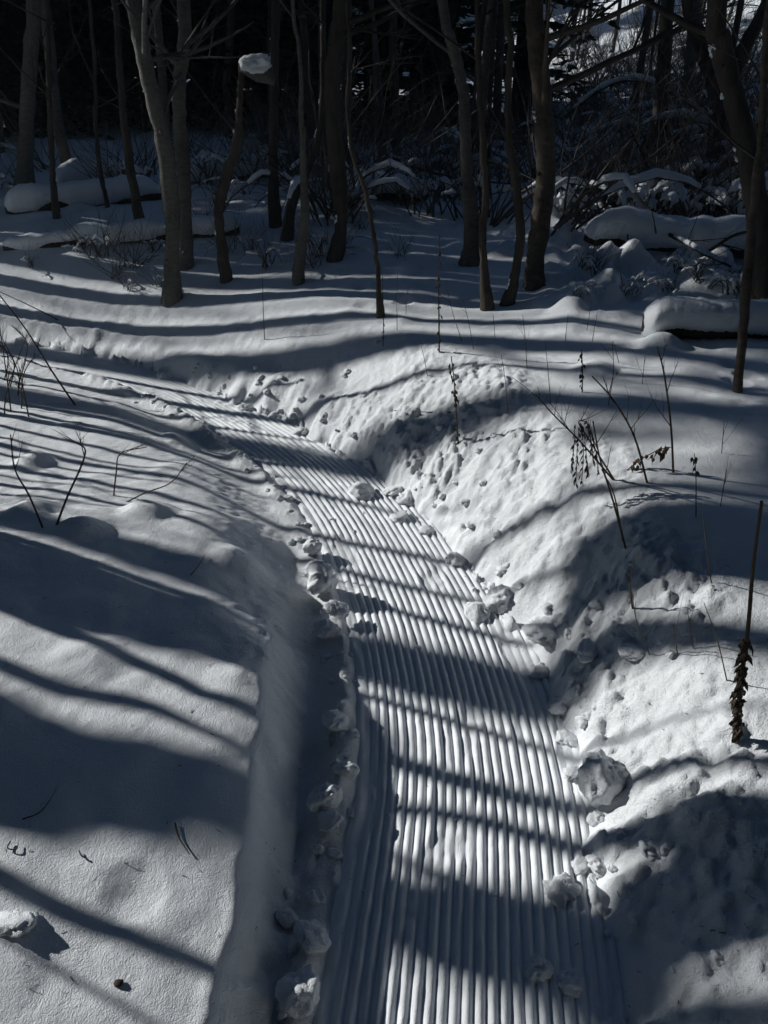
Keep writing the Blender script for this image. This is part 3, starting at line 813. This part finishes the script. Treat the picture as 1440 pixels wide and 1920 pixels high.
# added pines whose high crowns block the sky over the path
for (x, y, c_) in ((-5.5, -.8, 1.1), (-3.8, -2.6, 1.2), (-1.6, -3.2, 1.2), (1.2, -2.6, 1.2), (3.4, -1.6, 1.2), (4.2, .6, 1.2), (4.6, 2.2, 1.1), (2.4, -4.6, 1.3), (-2.9, -.9, 1.0), (5.8, 3.4, 1.0), (6.6, 1.5, 1.2), (-6.5, -3, 1.2), (2.9, -.2, 1.0)):
    put_pine(x, y, c_)

# ---------------------------------------------------------------- logs with snow
def log(label, a, b, rl, rs, n=26, bare=True, name='snowy_log', dz=.0, seed=1):
    """log from a to b (world points), log radius rl, snow thickness rs"""
    a = Vector(a); b = Vector(b); a.z = gz(a.x, a.y)+rl*.9+dz; b.z = gz(b.x, b.y)+rl*.9+dz
    root = empty(name, ((a+b)/2)); tag(root, label, 'log')
    o0 = root.location; mb = MB(); sm = MB()
    L = (b-a).length; P = []; S = []; RS = []
    for i in range(n+1):
        f = i/n; p_ = a.lerp(b, f); p_.z += .03*math.sin(f*5+seed)*L*.2; p_.y += .05*math.sin(f*4+seed*2)
        P.append(p_-o0)
    mb.tube(P, [rl*U(.88, 1.08)*(1 if 0 < i_ < n else .72) for i_ in range(len(P))], n=12, rough=.07); mb.build('trunk', WOOD_DARK, root)
    dirv = (b-a).normalized(); side = dirv.cross(Vector((0, 0, 1))).normalized()
    nn = 12; N2 = n*3; base = 0
    for i in range(N2+1):
        f = i/N2; j = min(n-1, int(f*n)); c = P[j].lerp(P[j+1], f*n-j)
        tk = rs*(1+.3*float(fbm(np.array([f*L*3.3]), np.array([seed*1.]), 3, 9)[0])*2.2)*min(1, (f*L/(rs*1.1))**.45 if f > 0 else .02, ((1-f)*L/(rs*1.1))**.45 if f < 1 else .02)
        wd = (rl*1.12+rs*.38)*(1+.25*float(vnoise(np.array([f*L*7]), np.array([seed*3.]), 19)[0]))*max(.3, min(1, tk/rs+.2))
        for k_ in range(nn):
            th = 2*math.pi*k_/nn
            cx_, cz = math.cos(th), math.sin(th)
            z_ = (tk+rl*.55)*cz**.0 if False else (cz*(tk*.55+rl*.25) + rl*.62+tk*.42)
            if cz < 0: z_ = rl*.62+tk*.42+cz*(rl*(1.15+1.0*float(vnoise(np.array([f*L*5+k_*.3]), np.array([seed*5.]), 29)[0]))+tk*.42)*.95
            sm.v.append(c+side*(cx_*wd*(1+U(-.03, .03)))+Vector((0, 0, z_+U(-.003, .003))))
    for i in range(N2):
        for k_ in range(nn):
            a0 = i*nn+k_; a1 = i*nn+(k_+1) % nn
            sm.f.append((a0, a1, a1+nn, a0+nn))
    sm.build('snow_cap', SNOW_SOFT, root)
    return root
def P3(u, v, Y): return at(u, v, Y)[0]
log('near thick log on the right with a smooth rounded loaf of snow and dark underside', P3(1195, 632, 3.66), P3(1520, 655, 3.5), .055, .085, seed=2, dz=.0)
log('snow-covered log above the near one on the right, banded by tree shadows', P3(1090, 478, 5.2), P3(1520, 520, 4.6), .055, .12, seed=3, dz=.01)
log('long low snow-covered log across the left side behind the poplar', P3(2, 462, 6.1), P3(452, 452, 6.1), .045, .085, seed=4, dz=-.01)
log('thick drifted log on the upper left, above the long low one', P3(20, 420, 6.8), P3(300, 372, 7.3), .05, .13, seed=5, dz=-.015)
log('small snowy log at the back left, highest of the left group', P3(110, 362, 7.8), P3(230, 325, 8.3), .05, .16, seed=6, dz=0)
log('straight snowy log lying across the back in the centre', P3(640, 392, 7.0), P3(800, 384, 7.0), .06, .10, seed=7, dz=.02)
log('snowy log behind the poplar trunks on the left', P3(330, 365, 8.0), P3(500, 350, 8.2), .06, .12, seed=8, dz=0)

# block of snow on the snag
(bx, by, bz), _ = at(474, 112, 5.3)
me = chunk_mesh(950, 4, .3)
for v in me.vertices: v.co = [math.copysign(abs(q)**.8, q) for q in v.co]
o = link('snow_block', me, None); o.location = (bx, by, bz-.02); o.scale = (.095, .06, .045); o.rotation_euler = (0, -.12, .3)
tag(o, 'block of snow perched on the broken top of the crooked snag', 'snow')
# branch that carries it
m = MB(); m.tube([P3(453, 122, 5.3), P3(485, 140, 5.32), P3(515, 150, 5.35)], [.045, .04, .03], n=9, rough=.1)
o = m.build('broken_limb', BARK_PALE); tag(o, 'broken limb bridging the crooked snag and the straight trunk under the snow block', 'branch')

# ---------------------------------------------------------------- brush
def snowy_arch(mb, sb, p, q, h, r, snow):
    p = Vector(p); q = Vector(q); n = 10; pts = []
    for i in range(n+1):
        f = i/n; c = p.lerp(q, f); c.z += h*4*f*(1-f)*(1-.2*f)+U(-.012, .012); c.x += U(-.012, .012); pts.append(c)
    mb.tube(pts, [r*(1-.6*i/n) for i in range(n+1)], n=5)
    if snow:
        lo = rnd.randint(0, 3); hi = rnd.randint(6, n)
        sp = []; sr = []
        for i in range(lo, hi):
            for f in (0, .5):
                c = pts[i].lerp(pts[i+1], f); e_ = min(1, (i-lo+f)*.7+.2, (hi-i-f)*.7)
                rr_ = r*.6+snow*e_*U(.6, 1.25)
                sp.append(c+Vector((0, 0, rr_*.8))); sr.append(rr_)
        if len(sp) > 2: sb.tube(sp, sr, n=7, rough=.12)
def shrub_proto(seed, H_=.9, stems=9, snow=.03, depth=2, arch=4):
    rnd.seed(seed)
    root = empty('snowy_shrub')
    mb = MB(); sb = MB()
    for _ in range(stems):
        th = U(0, 6.28); twig_fan(mb, (U(-.12, .12), U(-.12, .12), -.05), (math.cos(th)*.6, math.sin(th)*.6, U(.5, 1.4)), H_*U(.6, 1.1), .008, depth, .5, 4, .02)
    for _ in range(arch):
        th = U(0, 6.28); L = H_*U(.5, 1.1); x0, y0 = U(-.2, .2), U(-.2, .2)
        snowy_arch(mb, sb, (x0, y0, 0), (x0+math.cos(th)*L, y0+math.sin(th)*L*.6, U(0, .2)), U(.05, .3), .012, snow)
    tag(mb.build('branches', TWIG_PALE, root), kind='stuff')
    if sb.v: tag(sb.build('snow_patch', SNOW_SOFT, root), kind='stuff')
    return root
SP = [shrub_proto(31, .9, 9, .018), shrub_proto(32, .8, 9, .024, arch=6), shrub_proto(33, 1.2, 9, .014, arch=2), shrub_proto(34, .7, 6, .03, 2, arch=8), shrub_proto(35, 1.0, 14, .012, arch=1)]
su = [0]*5
rnd.seed(77)
def put_shrub(x, y, k_, sc_, label, group):
    o = SP[k_] if not su[k_] else copy_tree(SP[k_]); su[k_] = 1
    o.location = (x, y, gz(x, y)); o.scale = (sc_,)*3; o.rotation_euler = (0, 0, U(0, 6.28)); tag(o, label, 'shrub', group)
for i in range(64):      # snow-laden brush on the right
    u, v = (U(1040, 1460), U(310, 425)) if i % 5 else (U(1030, 1460), U(500, 570)); (x, y, z), t = hit(u, v)
    if y > 9: continue
    put_shrub(x, y, rnd.choice([0, 1, 3, 3, 1]), U(.35, .75) if z > 0 and y > 5.3 else U(.18, .34), 'snow-laden brush heaped among the logs on the right', 'snowy brush on the right')
for i in range(64):      # dark thicket behind
    u, v = (U(600, 1460) if i % 3 else U(1050, 1460)), U(190, 430); (x, y, z), t = hit(u, v)
    if y > 13: continue
    put_shrub(x, y, rnd.choice([0, 2, 4, 2]), U(.5, 1.25), 'dark bare thicket in the shade at the back of the clearing', 'thickets at the back')
for u, v in ((215, 520), (250, 500), (190, 480), (290, 470), (240, 545), (300, 540), (150, 470), (470, 470), (500, 500), (600, 480), (640, 470), (520, 400), (680, 430), (590, 500), (380, 430), (430, 470), (750, 480), (60, 500)):
    (x, y, z), t = hit(u, v)
    put_shrub(x, y, rnd.choice([0, 1, 4, 0]), U(.22, .5), 'low tangle of twigs with snow between the trunks of the clearing', 'tangles between the trunks')
for i in range(22):
    u, v = U(-20, 620), U(270, 400); (x, y, z), t = hit(u, v)
    if y > 13: continue
    put_shrub(x, y, rnd.choice([0, 1, 2, 4]), U(.4, .9), 'dark snowy brush in the shaded wood on the left', 'brush in the left wood')
for i in range(40):
    u, v = U(1060, 1440), U(75, 240); (x, y, z), t = hit(u, v)
    if y > 20: continue
    put_shrub(x, y, rnd.choice([0, 2, 4]), U(.8, 1.3), 'bare brush on the sunlit slope at the upper right', 'brush on the upper right slope')
for i in range(24):
    u, v = U(380, 1010), U(270, 410); (x, y, z), t = hit(u, v)
    if y > 12: continue
    put_shrub(x, y, rnd.choice([1, 2, 4, 0]), U(.5, .95), 'grey twiggy brush between the trunks at the back centre', 'brush at the back centre')
# fallen crossing branches on the right
for lab, pts, r in (
    ('dead branch slanting down over the snowy logs on the right', [(1255, 440, 4.9), (1310, 470, 4.6), (1370, 500, 4.3)], .012),
    ('forked dead branch reaching into the gap between the two right logs', [(1275, 500, 4.3), (1320, 545, 4.2), (1400, 580, 4.0), (1440, 600, 3.9)], .013),
    ('crooked dead branch leaning over the end of the near right log', [(1330, 470, 4.0), (1380, 440, 4.0), (1440, 430, 3.9)], .010),
    ('upright snow-coated dead limb in the brush right of the tan trunk', [(1180, 420, 5.6), (1200, 380, 5.6), (1222, 335, 5.6)], .03),
    ('long snowy limb slanting up to the right behind the upper log', [(1200, 425, 6.0), (1290, 380, 6.0), (1380, 330, 5.8), (1420, 320, 5.6)], .03),
    ('dead branch leaning across the dark back of the clearing', [(760, 310, 7.5), (860, 335, 7.2), (960, 345, 7.0)], .012),
    ('bowed dead limb above the thicket at the upper right', [(1060, 220, 8.5), (1130, 165, 8.5), (1200, 150, 8.4), (1260, 175, 8.3)], .022)):
    m = MB(); W = [Vector(P3(*q)) for q in pts]; C = catmull([tuple(q) for q in W], 5)
    root = empty('fallen_branch', W[0]); tag(root, lab, 'branch')
    C = [Vector(c)-W[0] for c in C]
    m.tube(C, [r*(1-.5*i/len(C)) for i in range(len(C))], n=7, rough=.08)
    for _ in range(3):
        c = rnd.choice(C); twig_fan(m, c, (U(-1, 1), U(-.4, .4), U(-.4, 1)), U(.2, .4), r*.4, 1, .5, 3)
    m.build('branch_wood', TWIG, root)
    if r >= .02 or 'slanting down' in lab:
        s2 = MB(); cc = C[1:-1]; s2.tube([c+Vector((0, 0, r*1.1)) for c in cc], [r*U(.8, 1.5) for _ in cc], n=8, rough=.1); s2.build('snow_patch', SNOW_SOFT, root)

# ---------------------------------------------------------------- weeds, stalks and twigs
def stalk(label, pts, r, cat='dry weed', group=None, leaves=None, seeds=0, fork=0, name='dry_stalk', lying=False, mat=None):
    """pts: (u, v) from the foot up; foot stands on the snow"""
    (x, y, z), t = hit(*pts[0])
    root = empty(name, (x, y, z)); tag(root, label, cat, group)
    W = [Vector(hit(u, v)[0])+Vector((0, 0, .006)) for u, v in pts] if lying else [Vector(P3(u, v, y+(-.02*i))) for i, (u, v) in enumerate(pts)]
    W = [q-root.location for q in W]
    if not lying: W[0].z = -.03
    C = [Vector(c) for c in catmull([tuple(q) for q in W], 5)]
    m = MB(); m.tube(C, [r*(1-.55*i/len(C)) for i in range(len(C))], n=5, cap=False)
    for _ in range(fork):
        i = rnd.randint(len(C)//3, len(C)-2); d = (C[i+1]-C[i]).normalized()
        twig_fan(m, C[i], d+Vector((U(-.8, .8), U(-.4, .4), U(0, .4))), U(.05, .14), r*.5, 1, .3, 3)
    m.build('stem', mat or WEED, root)
    if leaves:
        lo, hi, num, sz = leaves; lf = MB()
        for _ in range(num):
            i = int((lo+(hi-lo)*U(0, 1))*(len(C)-1)); c = C[i]+Vector((U(-1, 1), U(-1, 1), U(-1, 1)))*sz*.25
            d = Vector((U(-.5, .5), U(-.5, .5), -1)).normalized(); sd = d.orthogonal().normalized()*sz*U(.1, .22)
            sd.rotate(Matrix.Rotation(U(0, 6.28), 3, d)); L = sz*U(.5, 1.3); n0 = len(lf.v)
            mid = c+d*L*.5+sd.cross(d)*.6
            lf.v += [c, mid-sd, mid+sd, c+d*L, ]
            lf.f += [(n0, n0+1, n0+3, n0+3), (n0, n0+3, n0+2, n0+2)]
            snow_blob(lf, c+d*L*.4, sz*.12, U(0, 6), 1.6)
        tag(lf.build('withered_leaves', mat or WEED, root), kind='stuff')
    return root
stalk('tall dark seed stalk with ragged withered leaves at the right border of the snow bank', [(1385, 1385), (1388, 1290), (1402, 1180), (1412, 1060), (1428, 940)], .006, leaves=(0, .5, 230, .028), mat=TWIG, name='seed_stalk')
stalk('dark seed stalk knotted with pods in the middle ground above the bright bank', [(860, 830), (856, 780), (852, 720), (846, 668)], .004, leaves=(.05, 1, 34, .028), mat=TWIG, name='seed_stalk')
stalk('dark seed stalk at the far edge of the clearing right of the centre sapling', [(824, 660), (823, 590), (822, 520), (824, 440)], .0042, leaves=(0, .95, 30, .025), mat=TWIG, name='seed_stalk')
stalk('short dark seed stalk between the bank and the near right log', [(1093, 735), (1092, 690), (1090, 655)], .003, leaves=(.1, 1, 18, .025), mat=TWIG, name='seed_stalk')
stalk('thin dark seed stalk close right of the centre sapling', [(718, 650), (719, 590), (716, 500)], .003, leaves=(0, .6, 14, .02), mat=TWIG, name='seed_stalk')
stalk('lone thin stem in the shaded snow left of the centre sapling', [(496, 637), (494, 590), (492, 520)], .003, mat=TWIG)
wx = stalk('broken weed with drooping strands of withered leaves hanging over the bright bank', [(1160, 898), (1130, 865), (1105, 825), (1085, 792), (1100, 790)], .0035, fork=2, name='wilted_weed')
wy = hit(1160, 898)[0][1]
for sx in ([(1078, 796), (1076, 840), (1072, 878)], [(1088, 792), (1094, 840), (1091, 900)], [(1100, 790), (1109, 830), (1113, 868)], [(1086, 800), (1082, 850), (1080, 905)], [(1104, 793), (1118, 850), (1122, 884)], [(1094, 800), (1100, 860), (1104, 886)]):
    W = [Vector(P3(u, v, wy-.05-.01*k_))-wx.location for k_, (u, v) in enumerate(sx)]
    C = [Vector(c) for c in catmull([tuple(q) for q in W], 5)]
    m = MB(); m.tube(C, .0014, n=4, cap=False)
    for c in C:
        for _ in range(2):
            d = Vector((U(-.4, .4), U(-.4, .4), -1)).normalized(); sd = d.orthogonal().normalized()*U(.002, .0045); sd.rotate(Matrix.Rotation(U(0, 6.28), 3, d)); n0 = len(m.v); L_ = U(.015, .032); mid = c+d*L_*.5+sd.cross(d)*.6
            m.v += [c, mid-sd, mid+sd, c+d*L_]; m.f += [(n0, n0+1, n0+3, n0+3), (n0, n0+3, n0+2, n0+2)]
    m.build('leaf_strand', TWIG, wx)
stalk('wilted weed with a row of hanging leaves right of the drooping clusters', [(1165, 880), (1200, 862), (1240, 842), (1262, 838)], .0025, leaves=(.1, .9, 22, .04), name='wilted_weed')
stalk('slender weed rising from the plateau to a forked tip beside the near log', [(1266, 885), (1258, 800), (1245, 700), (1232, 650)], .004, fork=4)
stalk('long slanting weed leaning left across the plateau with a branching head', [(1219, 905), (1190, 820), (1150, 750), (1110, 705)], .004, fork=6)
stalk('pale slanting weed with a spray of side shoots left of the drooping clusters', [(1160, 898), (1090, 830), (1040, 780), (1005, 740)], .0035, fork=6)
stalk('tall bent pair of tan stems rising out of the shadow on the right bank', [(1178, 1025), (1150, 940), (1125, 860), (1112, 790)], .0038, fork=3)
stalk('second tan stem standing beside the tall bent pair on the right bank', [(1172, 1010), (1152, 930), (1128, 880)], .003)
stalk('tan grass loop hanging in the broad shadow of the right bank', [(1190, 1140), (1182, 1100), (1186, 1065)], .003, fork=2)
stalk('thin dark stem crossing the bright bank on the far right plateau', [(1308, 970), (1305, 900), (1302, 850)], .002, leaves=(.7, 1, 8, .03))
for pts in ([(955, 775), (948, 720), (940, 665)], [(803, 705), (795, 670), (785, 630)], [(1140, 760), (1150, 700), (1148, 640)], [(1035, 755), (1028, 700), (1022, 640)], [(1340, 1090), (1325, 1030), (1318, 960)], [(1225, 1225), (1195, 1170), (1185, 1110)],
            [(1275, 1225), (1262, 1170)], [(1305, 1215), (1290, 1150)], [(1370, 1270), (1345, 1200), (1320, 1130)], [(1355, 850), (1358, 790)], [(990, 690), (985, 640), (980, 590)], [(930, 640), (925, 590)], [(890, 655), (880, 610), (868, 560)], [(1060, 640), (1065, 590)], [(870, 640), (850, 590), (838, 540)],
            [(745, 620), (744, 570), (745, 510)], [(1165, 680), (1150, 640)], [(1205, 720), (1210, 660)], [(760, 590), (765, 540)], [(1100, 620), (1110, 560)], [(1352, 950), (1362, 880)], [(1110, 640), (1120, 585)]):
    stalk('thin dry stem poking out of the snow on the right bank', pts, .0018, group='thin stems on the right bank', fork=rnd.choice([0, 1, 2]))
stalk('dark twig lying over the snow above the bright bank', [(845, 778), (800, 776), (738, 774)], .0028, name='fallen_twig', cat='twig', mat=TWIG, lying=True)
# left side twigs
def twig(label, pts, r, forks, group=None, name='bare_twig', lying=False):
    return stalk(label, pts, r, 'twig', group, fork=forks, name=name, mat=TWIG, lying=lying)
twig('leaning twig with a forked tip on the left bank, right one of a pair', [(97, 988), (125, 935), (150, 880), (160, 845), (145, 830)], .0045, 4)
twig('curved twig leaning away to the left, partner of the forked one', [(82, 990), (55, 930), (28, 880), (20, 815)], .004, 2)
twig('thin forked twig standing in the middle of the left bank', [(210, 930), (218, 885), (226, 850), (275, 838)], .0035, 4)
twig('low twig reaching right over the left bank', [(215, 940), (270, 925), (320, 905), (350, 868)], .0035, 3)
twig('long straight twig slanting across the left border above the bank', [(145, 760), (100, 700), (50, 620), (-5, 548)], .006, 2)
twig('dark twig end slanting down from the left border', [(118, 598), (60, 575), (-5, 545)], .005, 0)
for i in range(9):
    b0 = (U(-10, 55), U(690, 790))
    twig('dark twig of the tangle at the left border', [b0, (b0[0]+U(-20, 25), b0[1]-U(40, 80)), (b0[0]+U(-50, 50), b0[1]-U(90, 190))], .004, 4, 'twigs of the tangle at the left border')
twig('short curled twig half buried in the lower left snow', [(330, 1550), (338, 1580), (356, 1605)], .0022, 0, lying=True)
twig('tiny hooked twig in the lit snow at the lower left', [(162, 1616), (154, 1608), (150, 1602)], .0022, 0, lying=True)
twig('curled thin twig near the left border of the lower snow', [(22, 1585), (18, 1600), (34, 1602), (38, 1590)], .0018, 0, lying=True)
twig('thin dark twig in the shaded snow of the lower left', [(45, 1545), (75, 1530), (95, 1505)], .0018, 1, lying=True)
twig('thin twig lying in the shade left of the path', [(358, 1085), (372, 1065), (385, 1045)], .0018, 0, lying=True)
# fine litter: needles and bark crumbs blown over the snow
m = MB()
for _ in range(150):
    u, v = U(0, 1440), U(900, 1900); (x, y, z), t = hit(u, v); e_, t_ = edge_dist(np.array([x]), np.array([y]))
    if 0 < e_[0] < .6: z = max(z, .012)
    th = U(0, 6.28); L = U(.002, .007); d = Vector((math.cos(th), math.sin(th), 0))*L
    m.tube([Vector((x, y, z+.001))-d, Vector((x, y, z+.002))+d], U(.0004, .0009), n=3)
tag(m.build('needle_litter', TWIG), kind='stuff')
# leaf scrap
(x, y, z), t = hit(224, 1852)
m = MB(); snow_blob(m, (0, 0, 0), .0075, 2, .7); snow_blob(m, (.006, .002, 0), .004, 4, .8)
o = m.build('leaf_scrap', TWIG); o.location = (x, y, z+.003); tag(o, 'tiny dark scrap of leaf on the sunlit snow at the lower left', 'leaf')

# thin cold air over the clearing
xs = [o.matrix_world.translation.x for o in COL.objects]
bm = bmesh.new(); bmesh.ops.create_cube(bm, size=1)
me = bpy.data.meshes.new('haze'); bm.to_mesh(me); bm.free()
m_, n_, p_ = new_mat('haze_air'); n_.nodes.remove(p_)
pv = n_.nodes.new('ShaderNodeVolumePrincipled'); pv.inputs['Density'].default_value = .0018; pv.inputs['Color'].default_value = (.74, .87, 1, 1); pv.inputs['Anisotropy'].default_value = .0
n_.links.new(pv.outputs[0], n_.nodes['Material Output'].inputs['Volume'])
hz = link('haze', me, m_); hz.scale = (100, 82, 22); hz.location = (1, 13, 8.5); tag(hz, kind='stuff')
